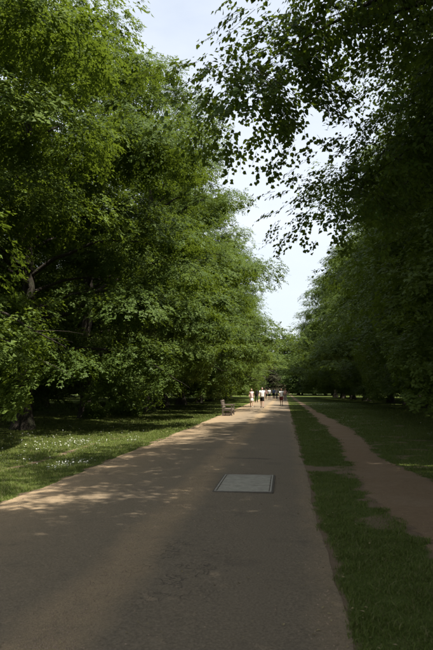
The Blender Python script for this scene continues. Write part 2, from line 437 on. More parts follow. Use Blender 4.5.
def tree_meshes(name, seed, H=24., Rr=8.5, zlow=2.0, n_limb=60, n_sec=8, n_tw=22, n_leaf=10, leaf=0.10, detail=0,
                leafmat=None, trunk_r=0.42, top_pow=1.35, twigs=False, trim=True, tap=0.75, clump=1.25, rmin=0.62, skirt=0.86, nvar=0.18, flatk=0.56, sspan=0.58, tw_k=1.0, vmin=-0.12):
    r = np.random.default_rng(seed)
    T = Tubes()
    # trunk
    zt = np.linspace(-0.12, H * 0.86, 26)
    wx = 0.25 * fbm1(zt / 3, seed) * np.clip(zt / 6, 0, 1); wy = 0.25 * fbm1(zt / 3, seed + 1) * np.clip(zt / 6, 0, 1)
    tr = trunk_r * ((1 - np.clip(zt / (H * 0.88), 0, 1)) ** 0.8 * 0.92 + 0.04) * (1 + 0.75 * np.exp(-np.maximum(zt, 0) / 0.45))
    k = 16; th = np.arange(k) * 2 * math.pi / k
    wob = 1 + 0.09 * np.sin(th * 3 + seed)[None, :] * np.exp(-np.maximum(zt, 0) / 1.6)[:, None] + 0.10 * (r.random((26, k)) - .5)
    T.add(np.stack([wx, wy, zt], 1), tr, k, 1.0, wob)
    tx = lambda z: np.array([np.interp(z, zt, wx), np.interp(z, zt, wy), z])
    B0, D0, LN, NN = [], [], [], []          # twig base, direction, length
    az = r.uniform(0, 6.28)
    lobes = r.uniform(0, 6.28, 4)
    for i in range(n_limb):
        t = ((i + 0.5) / n_limb) ** 1.2 + r.normal(0, 0.02); t = min(max(t, 0), 1)
        az += 2.39996 + r.normal(0, 0.45)
        lob = 1 + 0.10 * math.sin(2 * az + lobes[0] + 3 * t) + 0.10 * math.sin(3 * az + lobes[1] - 7 * t) + 0.08 * math.sin(9 * t + lobes[2])
        rad = Rr * min(1, skirt + 0.6 * t) * max(0.0, 1 - t ** top_pow) ** tap * lob * r.uniform(rmin, 1.08) + 0.8
        ztip = zlow + t * (H - zlow) + r.normal(0, 0.5)
        slope = -0.10 + 1.0 * t ** 1.1
        zs = min(max(ztip - rad * slope, zlow + 0.8), H * 0.80)
        p0 = tx(zs); dirv = np.array([math.cos(az), math.sin(az), 0])
        p2 = dirv * rad + np.array([0, 0, ztip])
        p1 = dirv * rad * 0.5 + np.array([0, 0, max(zs, ztip) + rad * (0.24 - 0.12 * t)])
        s = np.linspace(0, 1, 11)
        C = bez(p0, p1, p2, s) + np.cumsum(r.normal(0, 0.07, (11, 3)), 0) * np.array([1, 1, 0.6])
        T.add(C, (0.03 + 0.010 * rad) * (1 - 0.88 * s) * 1.1, 6)
        ns = max(2, int(round(n_sec * (0.45 + 0.55 * rad / Rr))))
        ss = 1.0 - sspan * np.linspace(0, 1, ns) ** 1.2 + r.normal(0, 0.03, ns)
        for j, sj in enumerate(np.clip(ss, 0.15, 1)):
            q = np.array([np.interp(sj, s, C[:, a]) for a in range(3)])
            q2 = np.array([np.interp(min(1, sj + 0.05), s, C[:, a]) for a in range(3)]) - np.array([np.interp(sj - 0.05, s, C[:, a]) for a in range(3)])
            ta = math.atan2(q2[1], q2[0]); sgn = 1 if j % 2 else -1
            a2 = ta + sgn * (r.uniform(0.5, 1.2) * (1 - 0.5 * sj))
            ln = ((0.30 - 0.22 * sj) * rad + 0.25) * r.uniform(0.6, 1.2) + 0.2
            el = r.normal(0.12 - 0.25 * sj, 0.22)
            d = np.array([math.cos(a2) * math.cos(el), math.sin(a2) * math.cos(el), math.sin(el)])
            u = np.linspace(0, 1, 4)
            SC = q + d * ln * u[:, None] + np.array([0, 0, -1.0]) * (0.15 * ln * u ** 2)[:, None]
            T.add(SC, (0.008 + 0.006 * ln) * (1 - 0.75 * u), 3)
            # rounded, drooping spray: leaves shingle the top and sides, the underside stays open
            rc = clump * r.uniform(0.6, 1.35) * (0.75 + 0.35 * min(1, rad / Rr))
            m = max(6, int(n_tw * (rc / clump) ** 1.8))
            cc = SC[3] - np.array([0, 0, 0.35 * rc])
            vz = r.uniform(vmin, 1.0, m); ph = r.uniform(0, 6.283, m); hr = np.sqrt(1 - vz ** 2)
            o_ = np.stack([np.cos(ph) * hr, np.sin(ph) * hr, vz], 1)
            lump = 0.82 + 0.16 * np.sin(3 * ph + lobes[3] + j) + 0.12 * np.sin(5 * ph + 4 * vz + i) + r.normal(0, 0.07, m)
            stretch = 1 + 0.35 * (o_ @ np.array([math.cos(a2), math.sin(a2), 0]))
            bq = cc + o_ * np.array([rc, rc, rc * flatk]) * (lump * stretch)[:, None]
            dd = o_ * np.array([0.8, 0.8, 0.25]) + np.array([0, 0, -0.55]) * (0.35 + 0.65 * hr)[:, None] + r.normal(0, 0.28, (m, 3))
            nn = o_ * np.array([0.75, 0.75, 0.8]) + np.array([0, 0, 0.55])
            B0.append(bq); D0.append(nrm(dd)); LN.append(r.uniform(0.3, 0.62, m) * tw_k); NN.append(nrm(nn))
            if twigs:
                for qq in range(0, m, 3):
                    if np.linalg.norm(bq[qq] - SC[2]) > 0.95 or bq[qq, 2] > SC[2, 2] + 0.3: continue
                    T.add(np.stack([SC[2], (SC[2] + bq[qq]) / 2 + r.normal(0, 0.05, 3), bq[qq]]), [0.007, 0.005, 0.004], 3)
    B0 = np.concatenate(B0); D0 = np.concatenate(D0); LN = np.concatenate(LN); NN = np.concatenate(NN)
    if twigs:
        for b, d, l in zip(B0, D0, LN):
            if b[2] > 9.0: continue
            T.add(np.stack([b, b + d * l - [0, 0, 0.12 * l]]), [0.005, 0.002], 3)
    nT = len(B0)
    u = (np.arange(n_leaf)[None, :] + r.uniform(0, 1, (nT, n_leaf))) / n_leaf * 0.97 + 0.05
    pos = B0[:, None] + D0[:, None] * (LN[:, None] * u)[..., None]
    pos[..., 2] -= 0.12 * LN[:, None] * u ** 2
    hor = nrm(np.stack([-D0[:, 1], D0[:, 0], 0 * D0[:, 0]], 1))
    sg = np.where((np.arange(n_leaf)[None, :] + np.arange(nT)[:, None]) % 2, 1.0, -1.0)
    pos = pos + hor[:, None] * (sg * r.uniform(0.01, 0.07, sg.shape))[..., None] + r.normal(0, 0.03, pos.shape)
    tip = D0[:, None] * 0.55 + hor[:, None] * sg[..., None] * 0.8 + r.normal(0, 0.28, pos.shape) + np.array([0, 0, -0.22])
    tip = nrm(tip).reshape(-1, 3)
    N = NN[:, None] + 0.18 * hor[:, None] * sg[..., None] + r.normal(0, nvar, pos.shape)
    N = nrm(N).reshape(-1, 3)
    P = pos.reshape(-1, 3)
    rho_ = np.hypot(P[:, 0], P[:, 1])
    keep = (P[:, 2] > 0.8) & ~(trim & (P[:, 2] < 4.5) & (rho_ > 7.0 + 0.35 * P[:, 2]))     # browsed, walked-under skirt
    P, tip, N = P[keep], tip[keep], N[keep]
    L = leaf * r.uniform(0.65, 1.25, len(P))
    if detail == 1:
        lo = P[:, 2] < 9.6
        V, Fc = leaf_faces(P[lo], tip[lo], N[lo], L[lo], 0.92, 1)
        V2, F2 = leaf_faces(P[~lo], tip[~lo], N[~lo], L[~lo] * 1.3, 0.92, -1)
        Fc = np.concatenate([Fc, F2 + len(V)]); V = np.concatenate([V, V2])
    else:
        V, Fc = leaf_faces(P, tip, N, L, 0.95, detail)
    crown = np_mesh(name + '_crown', V, Fc, leafmat or M_LEAF, False)
    trunk = T.mesh(name + '_wood', M_BARK, True)
    return trunk, crown

TREES = {}
LIME = dict(zlow=1.7, leaf=0.118, n_limb=64, n_sec=4, n_tw=140, n_leaf=14, skirt=0.80, detail=-1)
TREES['A'] = tree_meshes('lime_a', 101, H=27, Rr=8.5, clump=1.75, **LIME)
TREES['B'] = tree_meshes('lime_b', 202, H=25, Rr=8.3, clump=1.7, **LIME)
TREES['C'] = tree_meshes('lime_c', 303, H=28, Rr=8.3, clump=1.8, top_pow=1.6, **LIME)
TREES['N'] = tree_meshes('lime_near', 404, H=19, Rr=8.9, zlow=6.8, leaf=0.090, detail=1, n_limb=62, n_sec=8, twigs=True, top_pow=3.0, tap=0.6, trim=False, clump=1.15, n_tw=80, tw_k=0.85, flatk=0.70, vmin=-0.45, skirt=1.0, sspan=0.62)
TREES['F'] = tree_meshes('lime_far', 505, H=18, Rr=7.5, zlow=0.6, leaf=0.30, n_limb=50, n_sec=4, n_tw=50, n_leaf=9, leafmat=M_LEAF_FAR, clump=1.7, detail=-1)
TREES['R'] = tree_meshes('copper', 606, H=10, Rr=4.6, zlow=0.5, leaf=0.24, n_limb=36, n_sec=4, n_tw=40, n_leaf=8, leafmat=M_LEAF_RED, trunk_r=0.3, clump=1.1, detail=-1)

def plant_tree(kind, x, y, label, group, rz, sc=1.0, name='lime_tree', sz=1.0):
    e = empty(name, (x, y, 0), rz); e.scale = (sc, sc, sc * sz)
    link('trunk', TREES[kind][0], e); link('crown', TREES[kind][1], e)
    tag(e, label, 'tree', group)
    return e

rr = random.Random(5)
GL, GR = 'lime trees of the avenue row behind the bench', 'lime trees of the avenue row beside the dirt path'
LL = 'tall leafy lime tree of the row standing behind the bench'
LR = 'tall dark lime tree of the row standing beyond the dirt path'
left_row = [
    ('C', -14.4, 15.5, 1.0), ('B', -10.7, 25.3, 0.82), ('A', -11.2, 35.3, 0.88), ('C', -10.0, 46.0, 0.97), ('B', -10.8, 56.5, 0.92),
    ('A', -10.9, 67.0, 0.98), ('C', -10.4, 78.0, 0.95), ('B', -10.6, 89.0, 0.98), ('A', -10.8, 101.0, 0.92), ('C', -10.4, 114.0, 0.9), ('B', -11, 128.0, 0.9)]
right_row = [
    ('B', 11.0, -7.0, 1.0), ('N', 10.4, -0.8, 1.04), ('C', 11.2, 20.5, 1.0), ('B', 11.6, 30.0, 1.0), ('A', 12.2, 39.5, 0.95), ('C', 12.8, 49.0, 0.88),
    ('B', 12.8, 58.5, 0.95), ('A', 13.0, 69.0, 0.88), ('C', 13.0, 80.0, 0.88), ('B', 11.4, 91.0, 1.0), ('A', 10.8, 103.0, 0.95), ('C', 10.4, 116.0, 0.95), ('B', 10.2, 130.0, 1.0)]
OWN = {(-10.7, 25.3): 'lime tree with a flared dark trunk behind the daisies on the left verge',
       (-11.2, 35.3): 'lime tree beside the dark shrub, its low skirt reaching toward the bench',
       (-10.0, 46.0): 'lime tree whose crown hangs over the road just past the bench',
       (11.2, 20.5): 'dark lime tree whose shaded boughs hang over the dirt path',
       (-14.4, 15.5): 'lime tree set back from the verge, its pale leaf sprays over the daisies'}
for k, x, y, s in left_row: plant_tree(k, x, y, OWN.get((x, y), LL), GL, rr.uniform(0, 6.28), s)
for k, x, y, s in right_row: plant_tree(k, x, y, OWN.get((x, y), LR), GR, rr.uniform(0, 6.28), s)
NEAR = plant_tree('N', 9.75, 10.8, 'big lime tree whose leafy boughs hang over the road above the camera', None, 2.0)
# outer rows seen under the crowns
for i, (x, y) in enumerate([(-22, 34), (-21.5, 46), (-22.5, 58), (-22, 70), (-21.5, 82), (-22, 96), (-23, 112)]):
    plant_tree('BAC'[i % 3], x, y, 'lime tree of the second row, deep in shade behind the avenue trees', 'second row behind the bench', rr.uniform(0, 6.28), 0.88)
for i, (x, y) in enumerate([(24, 74), (23.5, 88), (24, 102), (24, 118), (25, 60)]):
    plant_tree('CAB'[i % 3], x, y, 'lime tree of the second row in shade across the right-hand lawn', 'second row beyond the dirt path', rr.uniform(0, 6.28), 0.88)
for i, (x, y) in enumerate([(-38, 66), (-41, 84), (-38, 104), (-44, 122), (-36, 140), (-24, 150), (30, 148), (44, 132), (42, 104), (-52, 60), (-56, 76), (-54, 92), (-60, 110), (-50, 132), (-64, 92), (-62, 128), (-72, 112), (-30, 162), (-46, 158), (56, 118), (38, 160)]):
    plant_tree('F', x, y, 'pale green tree far off across the lawns beyond both rows', 'trees far off beyond the rows', rr.uniform(0, 6.28), 1.15)
# trees that close the avenue
for x, y, s in [(-9, 186, 1.0), (4, 180, 0.92), (13, 172, 1.0), (-20, 176, 1.1), (24, 186, 1.1), (0, 196, 1.05), (-14, 198, 1.1), (9, 192, 1.0), (18, 198, 1.1), (-28, 192, 1.1), (33, 176, 1.0), (-3, 174, 0.66), (4.5, 164, 0.62), (10, 158, 0.7), (16, 156, 0.7)]:
    plant_tree('F', x, y, 'pale green tree closing the far end of the avenue', 'trees at the end of the avenue', rr.uniform(0, 6.28), s)
plant_tree('R', -4.6, 158, 'dark purple-leaved copper beech at the far end of the road', None, 0.3, 0.8, 'copper_beech_tree')

def leaf_ball(name, seed, n, rx, rz_, leaf, mat):
    r = np.random.default_rng(seed)
    P = r.normal(0, 1, (n, 3)); P = nrm(P) * (r.random((n, 1)) ** 0.45)
    P[:, 2] = np.abs(P[:, 2])
    lump = 0.75 + 0.5 * vnoise(P[:, 0] * 2 + 9, P[:, 1] * 2 + 9, 0.5, seed)
    P = P * np.array([rx, rx, rz_]) * lump[:, None]; P[:, 2] += 0.08
    tip = nrm(P * np.array([1, 1, 0.2]) + r.normal(0, 0.5, (n, 3)))
    N = nrm(np.array([0, 0, 1.0]) + r.normal(0, 0.5, (n, 3)))
    V, Fc = leaf_faces(P, tip, N, leaf * r.uniform(0.6, 1.2, n), 0.8, 0)
    return np_mesh(name, V, Fc, mat)

# ------------------------------------------------------------------ grass, daisies, litter
def pix(x, y, z=0.0):
    k = (CAM_H - z) / (y - VPY)
    return np.array([(x - VPX) * k, F_PX * k, z])

def grass_mat():
    m, n, o = new_mat('grass_blade'); B = NB(n)
    geo = B.node('ShaderNodeNewGeometry')
    big = B.noise(geo.outputs['Position'], 0.7, 3)
    f = B.math('ADD', B.math('MULTIPLY', geo.outputs['Random Per Island'], 0.6), B.math('MULTIPLY', big, 0.5), clamp=True)
    c = B.mix(f, rgb(0.050, 0.075, 0.012), rgb(0.155, 0.188, 0.038))
    dry = B.remap(geo.outputs['Random Per Island'], 0.85, 0.88)
    c = B.mix(B.math('MULTIPLY', dry, 0.8), c, rgb(0.21, 0.18, 0.085))
    p = B.principled(c, 0.55, 0.25)
    t = B.node('ShaderNodeBsdfTranslucent'); B.set(t.inputs['Color'], B.mix(0.5, c, rgb(0.12, 0.18, 0.03)))
    ms = B.node('ShaderNodeMixShader'); ms.inputs[0].default_value = 0.3
    n.links.new(p.outputs[0], ms.inputs[1]); n.links.new(t.outputs[0], ms.inputs[2]); n.links.new(ms.outputs[0], o.inputs['Surface'])
    return m
M_GRASS = grass_mat()

def blades(areas, seed):
    r = np.random.default_rng(seed); Vs, Fs, n0 = [], [], 0
    for (x0, x1, y0, y1, dens, w, h) in areas:
        n = int((x1 - x0) * (y1 - y0) * dens)
        x = r.uniform(x0, x1, n); y = r.uniform(y0, y1, n)
        # only what the frame can hold, plus a margin for a step to the side
        ok = (x / np.maximum(y, 1) > -0.74) & (x / np.maximum(y, 1) < 0.36)
        clump = vnoise(x + 90, y + 90, 0.22, 51)
        ok &= r.random(n) < (0.35 + 0.9 * clump)
        ok &= r.random(n) > bare(x, y) * 1.25
        ok &= ~((x > road_left(y) + 0.03) & (x < road_right(y) - 0.03))
        ok &= r.random(n) < np.clip((72 - y) / 36, 0, 1)
        x, y = x[ok], y[ok]; clump = clump[ok]; n = len(x)
        hh = h * r.uniform(0.45, 1.25, n) * (0.55 + 0.8 * clump); ww = w * r.uniform(0.6, 1.3, n)
        a = r.uniform(0, 6.28, n); lean = r.uniform(0.15, 1.1, n); la = r.uniform(0, 6.28, n)
        b = np.stack([x, y, np.full(n, -0.008)], 1)
        wd = np.stack([np.cos(a), np.sin(a), 0 * a], 1) * ww[:, None] / 2
        ld = np.stack([np.cos(la) * lean, np.sin(la) * lean, 0 * la], 1)
        mid = b + (np.array([0, 0, 1.0]) + ld * 0.35) * (hh * 0.55)[:, None]
        tip = b + (np.array([0, 0, 1.0]) + ld) * hh[:, None] * np.array([1, 1, 0.92])
        if y0 < 8.9 and x0 > 0:
            V = np.stack([b - wd, b + wd, mid + wd * 0.8, tip, mid - wd * 0.8], 1).reshape(-1, 3)
            i = np.arange(n)[:, None] * 5 + n0; n0 += 5 * n
            Fs.append(np.concatenate([i + [0, 1, 2], i + [0, 2, 4], i + [4, 2, 3]], 1).reshape(-1, 3))
        else:
            V = np.stack([b - wd * 1.1, b + wd * 1.1, tip], 1).reshape(-1, 3)
            i = np.arange(n)[:, None] * 3 + n0; n0 += 3 * n
            Fs.append(i + [0, 1, 2])
        Vs.append(V)
    return np_mesh('grass', np.concatenate(Vs), np.concatenate(Fs), M_GRASS)
g = blades([
    (0.3, 2.0, 3.2, 9.0, 7500, 0.006, 0.052), (0.3, 2.2, 9.0, 18.0, 3200, 0.009, 0.052), (0.3, 2.4, 18, 40, 900, 0.016, 0.055), (0.3, 2.4, 40, 74, 420, 0.03, 0.055),
    (2.2, 4.6, 7.0, 14, 2600, 0.009, 0.06), (2.2, 7.5, 14, 26, 900, 0.015, 0.065), (2.2, 11, 26, 48, 300, 0.026, 0.06), (2.2, 15, 48, 74, 110, 0.05, 0.06),
    (-8.5, -3.9, 5.5, 14.0, 2600, 0.0105, 0.055), (-11, -3.9, 14, 24, 900, 0.016, 0.06), (-16, -3.9, 24, 46, 300, 0.028, 0.06), (-18, -3.9, 46, 74, 110, 0.05, 0.06)], 61)
tag(link('grass', g), 'short mown grass of the verges and lawns', 'grass', None, 'stuff')

def daisies():
    r = np.random.default_rng(71); pts = []
    spots = [(60, 446, 30, 3.0, 330), (80, 444, 10, 1.2, 200), (30, 463, 25, 3, 90), (50, 452, 30, 2, 110), (62, 467, 6, 1, 60), (82, 464, 5, 1, 70), (51, 470, 4, 1, 40),
             (132, 441, 4, 1, 60), (205, 408.5, 12, 1.2, 160), (40, 438, 30, 1.2, 120), (150, 434, 20, 3, 40),
             (318, 404.5, 8, 0.7, 200), (335, 404, 8, 0.8, 120), (352, 420, 10, 2, 18), (420, 436, 10, 3, 30), (380, 424, 30, 4, 40), (100, 428, 40, 4, 80)]
    for x, y, sx, sy, n in spots:
        for _ in range(int(n * 0.34)):
            q = pix(x + r.normal(0, sx), max(402, y + r.normal(0, sy)))
            if bare(np.array([q[0]]), np.array([q[1]]))[0] < 0.4 and not (RXL < q[0] < RXR): pts.append(q)
    V, F, n0 = [], [], 0
    for q in pts:
        rad = r.uniform(0.009, 0.016) * (1 + 0.02 * q[1]); h = r.uniform(0.05, 0.09)
        tl = r.normal(0, 0.25, 2); k = 7
        c = q + np.array([0, 0, h])
        V.append(c + [0, 0, -0.003])
        for a in range(k):
            t = a * 6.283 / k
            d = np.array([math.cos(t), math.sin(t), 0]) * rad * r.uniform(0.8, 1.15); d[2] = d[0] * tl[0] + d[1] * tl[1] + 0.004
            V.append(c + d)
        F += [[n0, n0 + 1 + a, n0 + 1 + (a + 1) % k] for a in range(k)]; n0 += k + 1
        # stem
        V += [q + [-0.0015, 0, 0], q + [0.0015, 0, 0], c]; F.append([n0, n0 + 1, n0 + 2]); n0 += 3
    return np_mesh('daisies', np.array(V), np.array(F), simple_mat('daisy_petal', (0.55, 0.56, 0.50), 0.7, 0.2, 0.1))
tag(link('daisies', daisies()), 'small white daisies scattered through the lawns', 'flowers', None, 'stuff')

def litter():
    r = np.random.default_rng(81); V, F, n0 = [], [], 0
    def stone(x, y, s, z):
        nonlocal n0
        o = np.array([[1, 0, 0], [-1, 0, 0], [0, 1, 0], [0, -1, 0], [0, 0, .7], [0, 0, -.5]], float) * s * r.uniform(0.6, 1.2, (6, 1))
        a = r.uniform(0, 6.28); c, sn = math.cos(a), math.sin(a)
        o = o @ np.array([[c, sn, 0], [-sn, c, 0], [0, 0, 1]])
        V.append(o + [x, y, z])
        for t in ([0, 2, 4], [2, 1, 4], [1, 3, 4], [3, 0, 4], [2, 0, 5], [1, 2, 5], [3, 1, 5], [0, 3, 5]): F.append([q + n0 for q in t])
        n0 += 6
    for _ in range(7000):
        y = 4 + 22 * r.random() ** 1.7
        k = r.random()
        if k < 0.45: x = -1.52 + r.normal(0, 0.15)
        elif k < 0.8: x = RXL + abs(r.normal(0.1, 0.35))
        elif k < 0.9: x = RXR - abs(r.normal(0, 0.1))
        else: x = r.uniform(RXL, RXR)
        u = (x - RXL) / (RXR - RXL)
        if not 0.01 < u < 0.99: continue
        stone(x, y, r.uniform(0.003, 0.0105), 0.007 + 0.03 * (1 - (2 * u - 1) ** 2))
    for _ in range(900):
        y = 5.5 + 16 * r.random() ** 1.4
        u = r.random(); x = path_left(np.array([y]))[0] * (1 - u) + path_right(np.array([y]))[0] * u
        stone(x, y, r.uniform(0.004, 0.011), 0.009)
    return np_mesh('gravel', np.concatenate(V), np.array(F), simple_mat('pebble', (0.26, 0.19, 0.13), 0.9, 0.2, 0.45, 9.0))
tag(link('gravel', litter()), 'loose gravel and grit strewn on the road and path', 'gravel', None, 'stuff')

def leaf_litter():
    r = np.random.default_rng(91); n = 520
    y = 3.8 + 24 * r.random(n) ** 1.4; x = np.where(r.random(n) < 0.5, r.uniform(RXL, RXR, n), np.where(r.random(n) < 0.6, RXR + r.normal(0, 0.12, n), r.uniform(0.4, 2.9, n)))
    u = np.clip((x - RXL) / (RXR - RXL), 0, 1)
    z = 0.014 + 0.03 * (1 - (2 * u - 1) ** 2) + (x > RXR + 0.05) * (x < 1.2) * 0.03
    P = np.stack([x, y, z], 1); a = r.uniform(0, 6.28, n)
    tip = nrm(np.stack([np.cos(a), np.sin(a), r.normal(0, 0.15, n)], 1)); N = nrm(np.array([0, 0, 1.]) + r.normal(0, 0.2, (n, 3)))
    V, Fc = leaf_faces(P, tip, N, r.uniform(0.015, 0.045, n), 0.6, 0)
    return np_mesh('leaf_litter', V, Fc, simple_mat('dry_leaf', (0.24, 0.19, 0.10), 0.8, 0.2, 0.5, 6.0))
tag(link('leaf_litter', leaf_litter()), 'dry leaf scraps and bud scales fallen on road and verge', 'leaf litter', None, 'stuff')

# ------------------------------------------------------------------ inspection cover in the road
def box(bm, x0, x1, y0, y1, z0, z1, bev=0.0, rot=None):
    vs = [bm.verts.new(p) for p in ((x0, y0, z0), (x1, y0, z0), (x1, y1, z0), (x0, y1, z0), (x0, y0, z1), (x1, y0, z1), (x1, y1, z1), (x0, y1, z1))]
    fs = [bm.faces.new([vs[i] for i in q]) for q in ((3, 2, 1, 0), (4, 5, 6, 7), (0, 1, 5, 4), (1, 2, 6, 5), (2, 3, 7, 6), (3, 0, 4, 7))]
    if rot is not None: bmesh.ops.transform(bm, matrix=rot, verts=vs)
    if bev:
        es = list({e for f in fs for e in f.edges})
        bmesh.ops.bevel(bm, geom=es, offset=bev, segments=2, affect='EDGES', profile=0.6)

def make_cover():
    x0, x1, y0, y1 = -1.13, -0.22, 10.2, 12.15
    e = empty('inspection_cover', ((x0 + x1) / 2, y0, 0)); tag(e, 'pale grey three-panel concrete inspection cover set into the road', 'manhole cover')
    conc = simple_mat('cover_concrete', (0.31, 0.285, 0.23), 0.9, 0.2, 0.5, 9.0, 0.01)
    iron = simple_mat('cover_iron', (0.27, 0.245, 0.20), 0.75, 0.3, 0.4, 14.0)
    hx = (x1 - x0) / 2; L = y1 - y0; zt = 0.036
    bm = bmesh.new()
    box(bm, -hx, -hx + .03, 0, L, -.05, zt + 0.012, .003); box(bm, hx - .03, hx, 0, L, -.05, zt + 0.012, .003)
    box(bm, -hx + .0302, hx - .0302, 0, .03, -.05, zt + 0.011, .003); box(bm, -hx + .0302, hx - .0302, L - .03, L, -.05, zt + 0.011, .003)
    link('frame', bm_mesh('cover_frame', bm, iron), e)
    tar = simple_mat('tar_joint', (0.10, 0.085, 0.066), 0.9, 0.2, 0.4, 30.0)
    bm = bmesh.new()
    for q in ((-hx - .025, -hx - .001, -.03, L + .02), (hx + .001, hx + .03, -.03, L + .03), (-hx - .0008, hx + .0008, -.05, -.001), (-hx - .0008, hx + .0008, L + .001, L + .045)):
        box(bm, q[0], q[1], q[2], q[3], -.05, zt + 0.003, .001)
    link('tar_joint', bm_mesh('tar_joint', bm, tar), e)
    n = 3; step = (L - .06) / n
    for i in range(n):
        bm = bmesh.new(); a = .03 + i * step
        box(bm, -hx + .04, hx - .04, a + .024, a + step - .024, -.05, zt + (0.004, 0.008, 0.005)[i], .006)
        p = link('panel', bm_mesh('cover_panel', bm, conc), e)
        for sx in (-1, 1):
            bm = bmesh.new()
            box(bm, sx * hx * .55 - .03, sx * hx * .55 + .03, a + step / 2 - .012, a + step / 2 + .012, zt, zt + (0.004, 0.008, 0.005)[i] + .003, .002)
            link('lifting_key_plate', bm_mesh('key_plate', bm, iron), p)
make_cover()

# ------------------------------------------------------------------ bench
def make_bench():
    e = empty('park_bench', (-3.84, 39.0, 0)); tag(e, 'weathered wooden park bench with arms at the road edge', 'bench')
    wood = simple_mat('weathered_teak', (0.155, 0.125, 0.10), 0.8, 0.25, 0.4, 5.0, 0.004, (10, 1.2, 10))
    woodd = simple_mat('weathered_teak_ends', (0.09, 0.072, 0.058), 0.8, 0.25, 0.4, 5.0, 0.004, (10, 10, 1.2))
    Ln = 1.75   # along y; sits facing +x (the road); x=0 back, x=.66 front
    def part(name, *boxes, mat=wood):
        bm = bmesh.new()
        for b in boxes: box(bm, *b)
        return link(name, bm_mesh(name, bm, mat), e)
    rk = Matrix.Translation((0.06, 0, 0.42)) @ Matrix.Rotation(R_(-11), 4, 'Y') @ Matrix.Translation((-0.06, 0, -0.42))
    for y in (0.0, Ln - 0.07):
        part('leg', (0.57, 0.64, y, y + .07, 0, .66, .004), mat=woodd)
        part('leg', (0.02, 0.10, y, y + .07, 0, .43, .004), mat=woodd)
        part('back_post', (0.02, 0.09, y + .001, y + .069, .42, 0.99, .004, rk), mat=woodd)
        part('armrest', (-0.01, 0.70, y - .015, y + .085, .662, .70, .008))
        part('seat_rail', (0.102, 0.568, y + .01, y + .06, .33, .42, .003), mat=woodd)
        part('stretcher', (0.102, 0.568, y + .015, y + .055, .10, .16, .003), mat=woodd)
    for i in range(6):
        x = 0.12 + i * 0.085
        part('seat_slat', (x, x + .07, .002, Ln - .002, .422, .447, .004))
    part('front_rail', (0.585, 0.625, .071, Ln - .071, .33, .41, .003))
    part('top_rail', (0.015, 0.085, .071, Ln - .071, .90, .99, .006, rk))
    part('lower_back_rail', (0.03, 0.075, .071, Ln - .071, .50, .56, .004, rk))
    n = 15
    for i in range(n):
        y = .12 + (Ln - .24 - .05) * i / (n - 1)
        part('back_slat', (0.04, 0.062, y, y + .05, .561, .899, .003, rk))
make_bench()

# ------------------------------------------------------------------ people
SKIN = [simple_mat('skin_%s' % n, c, 0.55, 0.35, 0.06, 20) for n, c in (('fair', (0.52, 0.33, 0.25)), ('tan', (0.40, 0.24, 0.17)), ('brown', (0.24, 0.14, 0.09)))]
def cloth(name, c): return simple_mat('cloth_' + name, c, 0.9, 0.15, 0.12, 14, 0.003)
CL = dict(white=cloth('white', (0.74, 0.74, 0.73)), navy=cloth('navy', (0.018, 0.02, 0.032)), black=cloth('black', (0.016, 0.016, 0.017)), pink=cloth('pink', (0.66, 0.50, 0.47)),
          cream=cloth('cream', (0.66, 0.60, 0.55)), grey=cloth('grey', (0.20, 0.20, 0.21)), red=cloth('red', (0.16, 0.04, 0.035)), blue=cloth('blue', (0.06, 0.09, 0.16)), rose=cloth('rose', (0.42, 0.27, 0.25)))
HAIR = [simple_mat('hair_%s' % n, c, 0.5, 0.4, 0.3, 60) for n, c in (('dark', (0.02, 0.015, 0.012)), ('brown', (0.07, 0.042, 0.024)), ('blond', (0.28, 0.19, 0.10)), ('greyish', (0.12, 0.115, 0.11)))]
M_EYE = simple_mat('eye_dark', (0.02, 0.016, 0.014), 0.3, 0.5, 0.0)
M_LIP = simple_mat('lip', (0.34, 0.14, 0.12), 0.5, 0.4, 0.05)
M_SHOE_W = simple_mat('shoe_white', (0.6, 0.6, 0.58), 0.7, 0.3, 0.1)
M_SHOE_D = simple_mat('shoe_dark', (0.03, 0.03, 0.032), 0.7, 0.3, 0.1)

def skin_mesh(verts, edges, radii, root=0):
    me = bpy.data.meshes.new('tmp'); me.from_pydata(verts, edges, [])
    o = bpy.data.objects.new('tmp', me); COL.objects.link(o)
    md = o.modifiers.new('s', 'SKIN'); md.use_smooth_shade = True
    for i, rd in enumerate(radii): me.skin_vertices[0].data[i].radius = rd if isinstance(rd, tuple) else (rd, rd)
    me.skin_vertices[0].data[root].use_root = True
    sb = o.modifiers.new('u', 'SUBSURF'); sb.levels = 2; sb.render_levels = 2
    dg = bpy.context.evaluated_depsgraph_get()
    res = bpy.data.meshes.new_from_object(o.evaluated_get(dg))
    bpy.data.objects.remove(o); bpy.data.meshes.remove(me)
    return res

def ring_loft(bm, rings, k=18, cap=True, mi=0):
    """rings: (cx, cy, cz, rx, ry)"""
    L = []
    for cx, cy, cz, rx, ry in rings:
        L.append([bm.verts.new((cx + rx * math.cos(t), cy + ry * math.sin(t), cz)) for t in [i * 2 * math.pi / k for i in range(k)]])
    for a, b in zip(L[:-1], L[1:]):
        for i in range(k):
            f = bm.faces.new((a[i], a[(i + 1) % k], b[(i + 1) % k], b[i])); f.smooth = True; f.material_index = mi
    if cap:
        f = bm.faces.new(L[0][::-1]); f.material_index = mi; f = bm.faces.new(L[-1]); f.material_index = mi

